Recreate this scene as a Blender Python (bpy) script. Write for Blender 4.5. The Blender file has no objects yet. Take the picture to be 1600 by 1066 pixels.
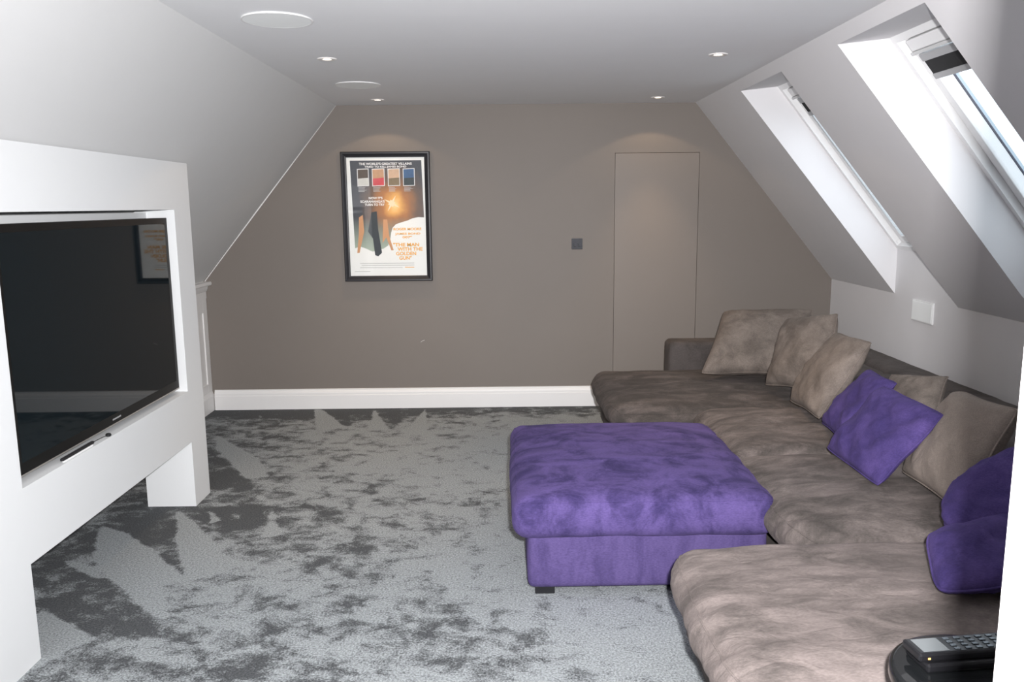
import bpy, bmesh, math, random
import numpy as np
from mathutils import Vector, Matrix, noise

random.seed(7)
SC = bpy.context.scene
COL = SC.collection

# ------------------------------------------------------------------ camera
CAM_H = 1.657
YAW, PITCH, ROLL = math.radians(0.437), math.radians(9.373), math.radians(-0.544)
fwd = Vector((math.sin(YAW) * math.cos(PITCH), math.cos(YAW) * math.cos(PITCH), -math.sin(PITCH)))
rgt0 = Vector((math.cos(YAW), -math.sin(YAW), 0))
up0 = rgt0.cross(fwd)
rgt = rgt0 * math.cos(ROLL) + up0 * math.sin(ROLL)
upv = up0 * math.cos(ROLL) - rgt0 * math.sin(ROLL)
cam_d = bpy.data.cameras.new('camera')
cam_d.sensor_fit = 'HORIZONTAL'
cam_d.sensor_width = 36.0
cam_d.lens = 1291.0 / 1600.0 * 36.0
cam_d.clip_start = 0.02
cam = bpy.data.objects.new('camera', cam_d)
COL.objects.link(cam)
cam.matrix_world = Matrix(((rgt.x, upv.x, -fwd.x, 0), (rgt.y, upv.y, -fwd.y, 0),
                           (rgt.z, upv.z, -fwd.z, CAM_H), (0, 0, 0, 1)))
SC.camera = cam

# ------------------------------------------------------------------ world: bright overcast sky
world = bpy.data.worlds.new('sky')
SC.world = world
world.use_nodes = True
bg = world.node_tree.nodes['Background']
bg.inputs['Color'].default_value = (0.80, 0.91, 1.0, 1)
bg.inputs['Strength'].default_value = 2.6

# ------------------------------------------------------------------ the camera's flash gun
fl = bpy.data.lights.new('camera_flash', 'AREA')
fl.shape = 'RECTANGLE'
fl.size, fl.size_y = 0.055, 0.035
fl.energy = 212.0
fl.spread = math.radians(140)
fl.color = (1.0, 0.985, 0.995)
flo = bpy.data.objects.new('camera_flash', fl)
COL.objects.link(flo)
flo.matrix_world = Matrix.Translation(Vector((0.080, 0.0, CAM_H + 0.09))) @ cam.matrix_world.to_3x3().to_4x4()

# ------------------------------------------------------------------ exposure
SC.view_settings.view_transform = 'Standard'
SC.view_settings.look = 'None'
SC.view_settings.gamma = 1.0
SC.view_settings.use_curve_mapping = False
SC.view_settings.exposure = -0.30

# ================================================================== helpers
OFF = {}          # object name -> world offset of its root


def tag(o, label=None, cat=None, group=None, kind=None):
    if label: o['label'] = label
    if cat: o['category'] = cat
    if group: o['group'] = group
    if kind: o['kind'] = kind
    return o


def root(name, loc, label, cat, group=None, kind=None):
    o = bpy.data.objects.new(name, None)
    o.empty_display_size = 0.05
    COL.objects.link(o)
    o.location = loc
    OFF[o.name] = Vector(loc)
    return tag(o, label, cat, group, kind)


def link(name, me, mat, parent=None, smooth=False):
    o = bpy.data.objects.new(name, me)
    COL.objects.link(o)
    off = Vector((0, 0, 0))
    if parent is not None:
        o.parent = parent
        off = OFF[parent.name]
        me.transform(Matrix.Translation(-off))
    OFF[o.name] = off
    if mat is not None:
        me.materials.append(mat)
    if smooth:
        me.polygons.foreach_set('use_smooth', [True] * len(me.polygons))
    me.update()
    return o


def rebase(o):
    """put a top-level mesh's origin at its own base centre"""
    me = o.data
    vs = [v.co for v in me.vertices]
    c = Vector(((min(v.x for v in vs) + max(v.x for v in vs)) / 2, (min(v.y for v in vs) + max(v.y for v in vs)) / 2, min(v.z for v in vs)))
    me.transform(Matrix.Translation(-c))
    o.location = c
    OFF[o.name] = c
    return o


def pydata(name, verts, faces, mat, parent=None, smooth=False):
    me = bpy.data.meshes.new(name)
    me.from_pydata([tuple(v) for v in verts], [], faces)
    me.validate()
    bm = bmesh.new(); bm.from_mesh(me)
    bm.normal_update()
    bmesh.ops.recalc_face_normals(bm, faces=bm.faces)
    bm.to_mesh(me); bm.free()
    return link(name, me, mat, parent, smooth)


def bm_obj(name, bm, mat, parent=None, smooth=False):
    me = bpy.data.meshes.new(name)
    bm.normal_update()
    bmesh.ops.recalc_face_normals(bm, faces=bm.faces)
    bm.to_mesh(me); bm.free()
    return link(name, me, mat, parent, smooth)


def add_box(bm, x0, x1, y0, y1, z0, z1, bev=0.0, seg=2):
    r = bmesh.ops.create_cube(bm, size=1.0)
    vs = r['verts']
    for v in vs:
        v.co = Vector(((x0 + x1) / 2 + v.co.x * (x1 - x0), (y0 + y1) / 2 + v.co.y * (y1 - y0), (z0 + z1) / 2 + v.co.z * (z1 - z0)))
    if bev and bev > 0:
        es = {e for v in vs for e in v.link_edges}
        bmesh.ops.bevel(bm, geom=list(es), offset=bev, segments=seg, affect='EDGES', profile=0.5)


def box(name, x0, x1, y0, y1, z0, z1, mat, parent=None, bev=0.0, seg=2, smooth=False):
    bm = bmesh.new()
    add_box(bm, x0, x1, y0, y1, z0, z1, bev, seg)
    return bm_obj(name, bm, mat, parent, smooth)


def add_prism(bm, pts, axis, a, b):
    """extrude a 2D polygon along an axis. axis 'y': pts=(x,z); 'x': pts=(y,z); 'z': pts=(x,y)"""
    def P(p, t):
        return {'y': (p[0], t, p[1]), 'x': (t, p[0], p[1]), 'z': (p[0], p[1], t)}[axis]
    A = [bm.verts.new(P(p, a)) for p in pts]
    B = [bm.verts.new(P(p, b)) for p in pts]
    n = len(pts)
    bm.faces.new(A); bm.faces.new(B[::-1])
    for i in range(n):
        bm.faces.new((A[i], A[(i + 1) % n], B[(i + 1) % n], B[i]))


def prism(name, pts, axis, a, b, mat, parent=None):
    bm = bmesh.new()
    add_prism(bm, pts, axis, a, b)
    return bm_obj(name, bm, mat, parent)


def lathe(name, prof, center, mat, parent=None, seg=40, smooth=True):
    """prof = [(r, z)...] around vertical axis through center"""
    bm = bmesh.new()
    rings = []
    for r, z in prof:
        if r < 1e-6:
            rings.append([bm.verts.new((center[0], center[1], center[2] + z))])
        else:
            rings.append([bm.verts.new((center[0] + r * math.cos(2 * math.pi * i / seg), center[1] + r * math.sin(2 * math.pi * i / seg), center[2] + z)) for i in range(seg)])
    for a, b in zip(rings[:-1], rings[1:]):
        if len(a) == 1 and len(b) == 1: continue
        for i in range(seg):
            j = (i + 1) % seg
            if len(a) == 1: bm.faces.new((a[0], b[i], b[j]))
            elif len(b) == 1: bm.faces.new((a[i], a[j], b[0]))
            else: bm.faces.new((a[i], a[j], b[j], b[i]))
    return bm_obj(name, bm, mat, parent, smooth)


def tube(name, path, r, mat, parent=None, closed=False, seg=8):
    bm = bmesh.new()
    n = len(path)
    path = [Vector(p) for p in path]
    rings = []
    ref = Vector((0.13, 0.27, 0.95)).normalized()
    for i, p in enumerate(path):
        t = (path[(i + 1) % n] - path[i - 1]) if closed else (path[min(i + 1, n - 1)] - path[max(i - 1, 0)])
        t.normalize()
        a = t.cross(ref)
        if a.length < 0.05: a = t.cross(Vector((1, 0, 0)))
        a.normalize()
        b = t.cross(a)
        rings.append([bm.verts.new(p + r * (math.cos(2 * math.pi * k / seg) * a + math.sin(2 * math.pi * k / seg) * b)) for k in range(seg)])
    m = n if closed else n - 1
    for i in range(m):
        A, B = rings[i], rings[(i + 1) % n]
        for k in range(seg):
            bm.faces.new((A[k], A[(k + 1) % seg], B[(k + 1) % seg], B[k]))
    if not closed:
        bm.faces.new(rings[0]); bm.faces.new(rings[-1][::-1])
    return bm_obj(name, bm, mat, parent, True)


# ------------------------------------------------------------------ materials
def srgb(r, g, b):
    f = lambda c: (c / 255 / 12.92) if c / 255 <= 0.04045 else ((c / 255 + 0.055) / 1.055) ** 2.4
    return (f(r), f(g), f(b), 1.0)


def new_mat(name):
    m = bpy.data.materials.new(name)
    m.use_nodes = True
    nt = m.node_tree
    return m, nt, nt.nodes['Principled BSDF']


def N(nt, t, **kw):
    n = nt.nodes.new(t)
    for k, v in kw.items():
        if k in n.inputs: n.inputs[k].default_value = v
        else: setattr(n, k, v)
    return n


def plain(name, col, rough=0.5, metal=0.0, vary=0.04, scale=6.0, bump=0.0, bscale=200.0, spec=0.5, emit=None, estr=0.0, coat=0.0):
    m, nt, b = new_mat(name)
    b.inputs['Roughness'].default_value = rough
    b.inputs['Metallic'].default_value = metal
    b.inputs['Specular IOR Level'].default_value = spec
    if coat: b.inputs['Coat Weight'].default_value = coat; b.inputs['Coat Roughness'].default_value = 0.05
    tc = N(nt, 'ShaderNodeTexCoord')
    ns = N(nt, 'ShaderNodeTexNoise', Scale=scale, Detail=3.0)
    nt.links.new(tc.outputs['Object'], ns.inputs['Vector'])
    mx = N(nt, 'ShaderNodeMix', data_type='RGBA')
    mx.inputs[6].default_value = tuple(c * (1 - vary) for c in col[:3]) + (1,)
    mx.inputs[7].default_value = tuple(min(1, c * (1 + vary)) for c in col[:3]) + (1,)
    nt.links.new(ns.outputs['Fac'], mx.inputs[0])
    nt.links.new(mx.outputs[2], b.inputs['Base Color'])
    if bump > 0:
        n2 = N(nt, 'ShaderNodeTexNoise', Scale=bscale, Detail=2.0)
        nt.links.new(tc.outputs['Object'], n2.inputs['Vector'])
        bp = N(nt, 'ShaderNodeBump', Strength=bump, Distance=0.002)
        nt.links.new(n2.outputs['Fac'], bp.inputs['Height'])
        nt.links.new(bp.outputs['Normal'], b.inputs['Normal'])
    if emit:
        b.inputs['Emission Color'].default_value = emit
        b.inputs['Emission Strength'].default_value = estr
    return m


def velvet(name, dark, light, stretch=(3.0, 3.0, 3.0), lo=0.40, hi=0.62, sheen=0.08, fold=0.5, nap_shade=False):
    """brushed chenille: pile lies two ways in soft patches, fine ribs"""
    m, nt, b = new_mat(name)
    b.inputs['Roughness'].default_value = 0.95
    b.inputs['Specular IOR Level'].default_value = 0.15
    b.inputs['Sheen Weight'].default_value = sheen
    b.inputs['Sheen Roughness'].default_value = 0.45
    b.inputs['Sheen Tint'].default_value = tuple(min(1, c * 2.2 + 0.1) for c in light[:3]) + (1,)
    tc = N(nt, 'ShaderNodeTexCoord')
    mp = N(nt, 'ShaderNodeMapping')
    mp.inputs['Scale'].default_value = stretch
    nt.links.new(tc.outputs['Object'], mp.inputs['Vector'])
    n1 = N(nt, 'ShaderNodeTexNoise', Scale=1.0, Detail=9.0, Roughness=0.68, Distortion=0.5)
    nt.links.new(mp.outputs[0], n1.inputs['Vector'])
    rp = N(nt, 'ShaderNodeMapRange', interpolation_type='SMOOTHSTEP')
    rp.inputs['From Min'].default_value = lo
    rp.inputs['From Max'].default_value = hi
    nt.links.new(n1.outputs['Fac'], rp.inputs['Value'])
    if nap_shade:
        oa = N(nt, 'ShaderNodeAttribute', attribute_type='OBJECT', attribute_name='nap_shade')  # per-object tone shift: light and shade on the nap put into colour
        an = N(nt, 'ShaderNodeMath', operation='ADD')
        nt.links.new(n1.outputs['Fac'], an.inputs[0]); nt.links.new(oa.outputs['Fac'], an.inputs[1])
        nt.links.new(an.outputs[0], rp.inputs['Value'])
    mx = N(nt, 'ShaderNodeMix', data_type='RGBA')
    mx.inputs[6].default_value = dark
    mx.inputs[7].default_value = light
    nt.links.new(rp.outputs[0], mx.inputs[0])
    # fine fibre
    mp2 = N(nt, 'ShaderNodeMapping')
    mp2.inputs['Scale'].default_value = (90, 260, 260)
    nt.links.new(tc.outputs['Object'], mp2.inputs['Vector'])
    n2 = N(nt, 'ShaderNodeTexNoise', Scale=1.0, Detail=3.0)
    nt.links.new(mp2.outputs[0], n2.inputs['Vector'])
    r2 = N(nt, 'ShaderNodeMapRange')
    r2.inputs['From Min'].default_value = 0.3
    r2.inputs['From Max'].default_value = 0.7
    r2.inputs['To Min'].default_value = 0.82
    r2.inputs['To Max'].default_value = 1.12
    nt.links.new(n2.outputs['Fac'], r2.inputs['Value'])
    ml = N(nt, 'ShaderNodeVectorMath', operation='SCALE')
    nt.links.new(mx.outputs[2], ml.inputs[0])
    nt.links.new(r2.outputs[0], ml.inputs['Scale'])
    nt.links.new(ml.outputs[0], b.inputs['Base Color'])
    n3 = N(nt, 'ShaderNodeTexNoise', Scale=1.0, Detail=3.0, Distortion=0.8)
    mp3 = N(nt, 'ShaderNodeMapping')
    mp3.inputs['Scale'].default_value = tuple(s * 2.2 for s in stretch)
    nt.links.new(tc.outputs['Object'], mp3.inputs['Vector'])
    nt.links.new(mp3.outputs[0], n3.inputs['Vector'])
    bp = N(nt, 'ShaderNodeBump', Strength=fold, Distance=0.012)
    nt.links.new(n3.outputs['Fac'], bp.inputs['Height'])
    bp2 = N(nt, 'ShaderNodeBump', Strength=0.25, Distance=0.002)
    nt.links.new(n2.outputs['Fac'], bp2.inputs['Height'])
    nt.links.new(bp.outputs['Normal'], bp2.inputs['Normal'])
    nt.links.new(bp2.outputs['Normal'], b.inputs['Normal'])
    return m


def pane_mat(name, tint=(1, 1, 1, 1)):
    m = bpy.data.materials.new(name)
    m.use_nodes = True
    nt = m.node_tree
    nt.nodes.clear()
    out = N(nt, 'ShaderNodeOutputMaterial')
    tr = N(nt, 'ShaderNodeBsdfTransparent', Color=tint)
    gl = N(nt, 'ShaderNodeBsdfGlossy', Roughness=0.02)
    lw = N(nt, 'ShaderNodeLayerWeight', Blend=0.5)
    pw = N(nt, 'ShaderNodeMath', operation='POWER')
    nt.links.new(lw.outputs['Facing'], pw.inputs[0]); pw.inputs[1].default_value = 5.0
    fr = N(nt, 'ShaderNodeMath', operation='MULTIPLY_ADD')
    nt.links.new(pw.outputs[0], fr.inputs[0]); fr.inputs[1].default_value = 0.6; fr.inputs[2].default_value = 0.02
    mx = N(nt, 'ShaderNodeMixShader')
    nt.links.new(fr.outputs[0], mx.inputs[0])
    nt.links.new(tr.outputs[0], mx.inputs[1])
    nt.links.new(gl.outputs[0], mx.inputs[2])
    nt.links.new(mx.outputs[0], out.inputs['Surface'])
    return m


M = {}
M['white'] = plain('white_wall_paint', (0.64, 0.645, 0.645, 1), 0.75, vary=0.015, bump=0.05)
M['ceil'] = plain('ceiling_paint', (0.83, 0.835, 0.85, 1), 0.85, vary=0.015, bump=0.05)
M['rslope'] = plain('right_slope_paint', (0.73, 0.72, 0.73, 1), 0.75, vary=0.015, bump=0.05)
M['wood'] = plain('white_gloss_woodwork', (0.84, 0.83, 0.82, 1), 0.4, vary=0.01)
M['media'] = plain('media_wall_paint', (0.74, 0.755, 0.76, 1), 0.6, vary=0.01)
M['taupe'] = plain('taupe_wall_paint', (0.195, 0.170, 0.150, 1), 0.6, vary=0.03, scale=2.5, bump=0.05)
M['taupe_door'] = plain('taupe_door_paint', (0.200, 0.173, 0.152, 1), 0.5, vary=0.03, scale=2.5)
M['dark_gap'] = plain('dark_gap', (0.02, 0.018, 0.016, 1), 0.9)
M['black'] = plain('black_plastic', (0.012, 0.012, 0.014, 1), 0.28, vary=0.1)
M['black_gloss'] = plain('black_lacquer', (0.010, 0.011, 0.012, 1), 0.05, vary=0.1)
M['screen'] = plain('television_glass', (0.003, 0.007, 0.0095, 1), 0.03, vary=0.05, spec=0.27)
M['bez'] = plain('television_bezel', (0.004, 0.004, 0.004, 1), 0.38, vary=0.05, spec=0.25)
M['silver'] = plain('silver_trim', (0.62, 0.6, 0.58, 1), 0.3, metal=0.8)
M['chrome'] = plain('polished_chrome', (0.45, 0.45, 0.48, 1), 0.03, metal=1.0, vary=0.02)
M['grey_plastic'] = plain('grey_plastic', (0.36, 0.36, 0.37, 1), 0.4)
M['pale_grey'] = plain('pale_grey_plastic', (0.6, 0.6, 0.6, 1), 0.4)
M['grille'] = plain('speaker_grille', (0.93, 0.95, 0.945, 1), 0.8, vary=0.02)
M['frame_black'] = plain('black_frame_paint', (0.018, 0.018, 0.022, 1), 0.35, vary=0.1)
M['pvc'] = plain('white_window_finish', (0.82, 0.82, 0.82, 1), 0.35, vary=0.01)
M['clad'] = plain('outside_cladding', (0.42, 0.50, 0.56, 1), 0.4, metal=0.3)
M['gasket'] = plain('dark_gasket', (0.03, 0.03, 0.06, 1), 0.6)
M['blind'] = plain('black_blind_cloth', (0.015, 0.015, 0.016, 1), 0.9)
M['pane'] = pane_mat('clear_pane')
M['paper'] = plain('poster_paper', (0.92, 0.94, 0.92, 1), 0.7, vary=0.01)
M['lamp'] = plain('lit_lamp', (1, 0.9, 0.75, 1), 0.5, emit=(1, 0.86, 0.66, 1), estr=9.0)
M['bezel'] = plain('downlight_bezel', (0.85, 0.82, 0.8, 1), 0.3)
BROWN_D, BROWN_L = (0.085, 0.073, 0.065, 1), (0.235, 0.197, 0.178, 1)
M['seat'] = velvet('taupe_chenille', (0.060, 0.053, 0.049, 1), (0.222, 0.186, 0.175, 1), (4.2, 7.0, 6.0), 0.22, 0.74, fold=0.8, nap_shade=True)
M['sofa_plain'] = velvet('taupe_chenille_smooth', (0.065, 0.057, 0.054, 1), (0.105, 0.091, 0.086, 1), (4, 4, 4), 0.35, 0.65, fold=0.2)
M['pillow_brown'] = velvet('taupe_pillow_chenille', (0.120, 0.101, 0.088, 1), (0.222, 0.186, 0.162, 1), (6, 6, 6), 0.30, 0.70, fold=0.6, nap_shade=True)
M['purple'] = velvet('purple_chenille', (0.036, 0.027, 0.092, 1), (0.104, 0.074, 0.215, 1), (5.0, 6.5, 4), 0.33, 0.60, fold=0.35)
M['purple_side'] = velvet('purple_chenille_side', (0.060, 0.044, 0.128, 1), (0.092, 0.067, 0.180, 1), (9.0, 9.0, 3), 0.33, 0.60, fold=0.1)
M['pillow_purple'] = velvet('purple_pillow_chenille', (0.048, 0.034, 0.125, 1), (0.088, 0.060, 0.195, 1), (6, 6, 6), 0.32, 0.68, fold=0.5)


def carpet_mat():
    m, nt, b = new_mat('crushed_pile_carpet')
    b.inputs['Roughness'].default_value = 0.95
    b.inputs['Specular IOR Level'].default_value = 0.1
    b.inputs['Sheen Weight'].default_value = 0.04
    b.inputs['Sheen Roughness'].default_value = 0.5
    tc = N(nt, 'ShaderNodeTexCoord')
    at = N(nt, 'ShaderNodeAttribute', attribute_name='pile')
    mp = N(nt, 'ShaderNodeMapping')
    mp.inputs['Rotation'].default_value = (0, 0, 0.5)
    mp.inputs['Scale'].default_value = (7.0, 8.6, 1)
    nt.links.new(tc.outputs['Object'], mp.inputs['Vector'])
    n1 = N(nt, 'ShaderNodeTexNoise', Scale=1.0, Detail=9.0, Roughness=0.70, Distortion=0.35)
    nt.links.new(mp.outputs[0], n1.inputs['Vector'])
    ad = N(nt, 'ShaderNodeMath', operation='ADD')
    nt.links.new(n1.outputs['Fac'], ad.inputs[0])
    nb = N(nt, 'ShaderNodeTexNoise', Scale=1.9, Detail=2.0)
    nt.links.new(tc.outputs['Object'], nb.inputs['Vector'])
    nm = N(nt, 'ShaderNodeMath', operation='MULTIPLY_ADD')
    nt.links.new(nb.outputs['Fac'], nm.inputs[0]); nm.inputs[1].default_value = 0.28
    nt.links.new(at.outputs['Fac'], nm.inputs[2])
    nq = N(nt, 'ShaderNodeMath', operation='SUBTRACT')
    nt.links.new(nm.outputs[0], nq.inputs[0]); nq.inputs[1].default_value = 0.14
    nt.links.new(nq.outputs[0], ad.inputs[1])
    rp = N(nt, 'ShaderNodeMapRange', interpolation_type='SMOOTHSTEP')
    rp.inputs['From Min'].default_value = 0.37
    rp.inputs['From Max'].default_value = 0.58
    nt.links.new(ad.outputs[0], rp.inputs['Value'])
    mx = N(nt, 'ShaderNodeMix', data_type='RGBA')
    mx.inputs[6].default_value = (0.078, 0.083, 0.088, 1)
    mx.inputs[7].default_value = (0.315, 0.338, 0.348, 1)
    nt.links.new(rp.outputs[0], mx.inputs[0])
    n2 = N(nt, 'ShaderNodeTexNoise', Scale=120.0, Detail=4.0, Roughness=0.75)
    gs = N(nt, 'ShaderNodeMath', operation='MULTIPLY_ADD')
    nt.links.new(tc.outputs['Object'], n2.inputs['Vector'])
    nt.links.new(n2.outputs['Fac'], gs.inputs[0]); gs.inputs[1].default_value = 0.30
    nt.links.new(ad.outputs[0], gs.inputs[2])
    sb = N(nt, 'ShaderNodeMath', operation='SUBTRACT')
    nt.links.new(gs.outputs[0], sb.inputs[0]); sb.inputs[1].default_value = 0.15
    nt.links.new(sb.outputs[0], rp.inputs['Value'])
    nt.links.new(tc.outputs['Object'], n2.inputs['Vector'])
    r2 = N(nt, 'ShaderNodeMapRange')
    r2.inputs['From Min'].default_value = 0.33
    r2.inputs['From Max'].default_value = 0.67
    r2.inputs['To Min'].default_value = 0.42
    r2.inputs['To Max'].default_value = 1.55
    nt.links.new(n2.outputs['Fac'], r2.inputs['Value'])
    ml = N(nt, 'ShaderNodeVectorMath', operation='SCALE')
    nt.links.new(mx.outputs[2], ml.inputs[0])
    nt.links.new(r2.outputs[0], ml.inputs['Scale'])
    nt.links.new(ml.outputs[0], b.inputs['Base Color'])
    bp = N(nt, 'ShaderNodeBump', Strength=0.6, Distance=0.006)
    nt.links.new(n2.outputs['Fac'], bp.inputs['Height'])
    nt.links.new(bp.outputs['Normal'], b.inputs['Normal'])
    return m


M['carpet'] = carpet_mat()

# ================================================================== the room shell
CZ = 2.437                 # flat ceiling
YB, YN = 6.70, 0.70        # far wall, near wall (room faces)
RX0, RX1, RK = 1.513, 2.66, 1.035     # right slope: top x, knee x, knee z
LX0, LX1, LK = -1.31, -2.43, 1.07     # left slope
RG = (CZ - RK) / (RX1 - RX0)
LG = (CZ - LK) / (LX0 - LX1)


def struct(o, label, cat):
    return tag(o, label, cat, None, 'structure')


# ---- floor with brushed pile
def make_floor():
    x0, x1, y0, y1, st = -2.56, 2.76, -1.4, 6.82, 0.0145
    nx, ny = int((x1 - x0) / st), int((y1 - y0) / st)
    xs, ys = np.linspace(x0, x1, nx + 1), np.linspace(y0, y1, ny + 1)
    X, Y = np.meshgrid(xs, ys)
    P = np.zeros_like(X)

    def sm(e0, e1, v):
        t = np.clip((v - e0) / (e1 - e0), 0, 1)
        return t * t * (3 - 2 * t)
    # regional lay of the pile
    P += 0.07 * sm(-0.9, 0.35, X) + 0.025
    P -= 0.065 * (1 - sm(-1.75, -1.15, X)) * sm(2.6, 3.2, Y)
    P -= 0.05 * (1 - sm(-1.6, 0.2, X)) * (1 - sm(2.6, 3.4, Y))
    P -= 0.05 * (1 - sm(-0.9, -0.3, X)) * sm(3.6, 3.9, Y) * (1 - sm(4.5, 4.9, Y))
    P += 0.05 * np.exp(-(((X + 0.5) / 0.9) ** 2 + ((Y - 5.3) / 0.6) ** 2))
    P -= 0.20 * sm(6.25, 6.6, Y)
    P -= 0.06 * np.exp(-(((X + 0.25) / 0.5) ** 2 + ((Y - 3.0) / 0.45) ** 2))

    def poly_mask(poly, soft=0.018):
        # signed distance of a polygon
        d = np.full(X.shape, 1e9)
        inside = np.zeros(X.shape, bool)
        n = len(poly)
        for i in range(n):
            ax, ay = poly[i]; bx, by = poly[(i + 1) % n]
            ex, ey = bx - ax, by - ay
            t = np.clip(((X - ax) * ex + (Y - ay) * ey) / (ex * ex + ey * ey), 0, 1)
            d = np.minimum(d, np.hypot(X - ax - t * ex, Y - ay - t * ey))
            c = ((ay > Y) != (by > Y)) & (X < (bx - ax) * (Y - ay) / (by - ay + 1e-12) + ax)
            inside ^= c
        sd = np.where(inside, d, -d)
        return sm(-soft, soft, sd)
    darks = [[(-2.22, 3.65), (-2.11, 3.71), (-1.82, 3.54), (-1.51, 3.23), (-1.40, 3.04), (-1.62, 3.02), (-1.94, 3.24)],
             [(-2.25, 4.48), (-1.89, 4.47), (-1.65, 3.92), (-1.46, 3.54), (-1.96, 4.06)],
             [(-1.78, 4.46), (-1.34, 4.45), (-1.31, 4.08), (-1.55, 4.13)],
             [(-1.66, 6.66), (-0.55, 6.66), (-0.62, 6.1), (-0.80, 6.3), (-0.86, 6.05), (-1.10, 6.3), (-1.2, 6.12), (-1.6, 6.4)],
             [(-2.4, 5.9), (-2.05, 5.55), (-1.62, 4.93), (-1.5, 4.75), (-1.8, 4.72), (-2.4, 5.2)]]
    lights = [[(-2.14, 4.17), (-1.96, 4.06), (-1.68, 3.77), (-1.46, 3.52), (-1.54, 3.46), (-1.41, 3.17), (-1.47, 3.20), (-1.67, 3.41), (-1.84, 3.57), (-2.00, 3.80), (-2.10, 4.02)],
              [(-1.82, 4.37), (-1.62, 4.13), (-1.37, 3.78), (-1.28, 3.65), (-1.32, 3.59), (-1.46, 3.54), (-1.56, 3.74), (-1.70, 4.05)],
              [(-1.95, 3.24), (-1.90, 3.21), (-1.61, 3.01), (-1.68, 2.93), (-1.80, 2.70), (-2.0, 2.8)],
              [(-2.13, 5.90), (-1.68, 5.34), (-1.48, 4.95), (-1.61, 4.92), (-2.01, 5.56)],
              [(-1.59, 6.67), (-1.52, 6.66), (-1.22, 6.09), (-1.42, 6.03)],
              [(-1.09, 6.64), (-0.89, 6.01), (-1.03, 6.01)],
              [(-0.67, 6.62), (-0.58, 5.87), (-0.74, 6.00)],
              [(-1.30, 4.35), (-1.16, 4.03), (-1.24, 3.99)],
              [(-2.11, 3.73), (-1.94, 3.67), (-1.84, 3.55), (-1.87, 3.54)],
              [(-1.64, 4.36), (-1.54, 4.24), (-1.58, 4.19)]]
    for p in darks:
        P = P - (0.115 + P * 0.5) * poly_mask(p, 0.03)
    for p in lights:
        k = poly_mask(p)
        P = P * (1 - k) + 0.22 * k
    me = bpy.data.meshes.new('floor')
    V = np.stack([X.ravel(), Y.ravel(), np.zeros(X.size)], 1)
    i = np.arange(ny)[:, None] * (nx + 1) + np.arange(nx)[None, :]
    Fc = np.stack([i, i + 1, i + nx + 2, i + nx + 1], -1).reshape(-1, 4)
    me.vertices.add(len(V)); me.vertices.foreach_set('co', V.ravel())
    me.loops.add(Fc.size); me.loops.foreach_set('vertex_index', Fc.ravel().astype(np.int32))
    me.polygons.add(len(Fc))
    me.polygons.foreach_set('loop_start', (np.arange(len(Fc)) * 4).astype(np.int32))
    me.update(calc_edges=True)
    a = me.attributes.new('pile', 'FLOAT', 'POINT')
    a.data.foreach_set('value', P.ravel().astype(np.float32))
    me.materials.append(M['carpet'])
    o = bpy.data.objects.new('floor', me)
    COL.objects.link(o)
    return struct(o, 'silver grey crushed pile carpet with brushed marks', 'carpet')


make_floor()

# ---- ceiling
struct(box('ceiling', LX0 - 0.02, RX0 + 0.02, -1.4, YB + 0.12, CZ, CZ + 0.06, M['ceil']), 'flat grey white plaster ceiling', 'ceiling')

# ---- far wall with the flush door cut in
DX0, DX1, DZ = 0.885, 1.554, 2.052
GAP = 0.0026
wt = 0.12


def rslope_z(x): return CZ - (x - RX0) * RG
def lslope_z(x): return CZ - (LX0 - x) * LG


bm = bmesh.new()
add_prism(bm, [(LX1 - 0.1, 0), (DX0 - GAP, 0), (DX0 - GAP, CZ + 0.02), (LX0, CZ + 0.02), (LX1 - 0.1, LK)], 'y', YB, YB + wt)
add_prism(bm, [(DX1 + GAP, 0), (RX1 + 0.1, 0), (RX1 + 0.1, RK), (DX1 + GAP, rslope_z(DX1 + GAP) + 0.06)], 'y', YB, YB + wt)
add_prism(bm, [(DX0 - GAP, DZ + GAP), (DX1 + GAP, DZ + GAP), (DX1 + GAP, CZ), (RX0, CZ + 0.02), (DX0 - GAP, CZ + 0.02)], 'y', YB, YB + wt)
wb = bm_obj('wall_back', bm, M['taupe'])
struct(wb, 'matt taupe gable wall under the sloping ceilings', 'wall')
door = box('door_1', DX0, DX1, YB, YB + 0.045, 0.006, DZ, M['taupe_door'], bev=0.0015)
struct(door, 'flush taupe jib door painted like the wall', 'door')
box('door_lining', DX0 - 0.03, DX1 + 0.03, YB + 0.05, YB + wt + 0.02, 0.0, DZ + 0.03, M['dark_gap'], door)
box('door_head', DX0 - 0.02, DX1 + 0.02, YB + 0.012, YB + 0.05, DZ + 0.0032, DZ + 0.02, M['wood'], door)
# a small scuff mark
tube('paint_scuff', [(-0.70, YB - 0.0006, 0.548), (-0.685, YB - 0.0006, 0.560), (-0.667, YB - 0.0006, 0.566)], 0.0012, M['wood'], wb)

# ---- skirting boards
PR = [(0.0, 0.0), (0.020, 0.0), (0.020, 0.115), (0.017, 0.120), (0.017, 0.135), (0.012, 0.148), (0.006, 0.156), (0.006, 0.166), (0, 0.168)]
struct(prism('baseboard_back', [(YB - d, z) for d, z in PR], 'x', -2.41, DX0 - 0.012, M['wood']), 'white moulded skirting board along the taupe wall', 'skirting')
struct(prism('baseboard_right', [(RX1 - d, z) for d, z in PR], 'y', YN, YB, M['wood']), 'white moulded skirting board behind the sofa', 'skirting')

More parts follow.
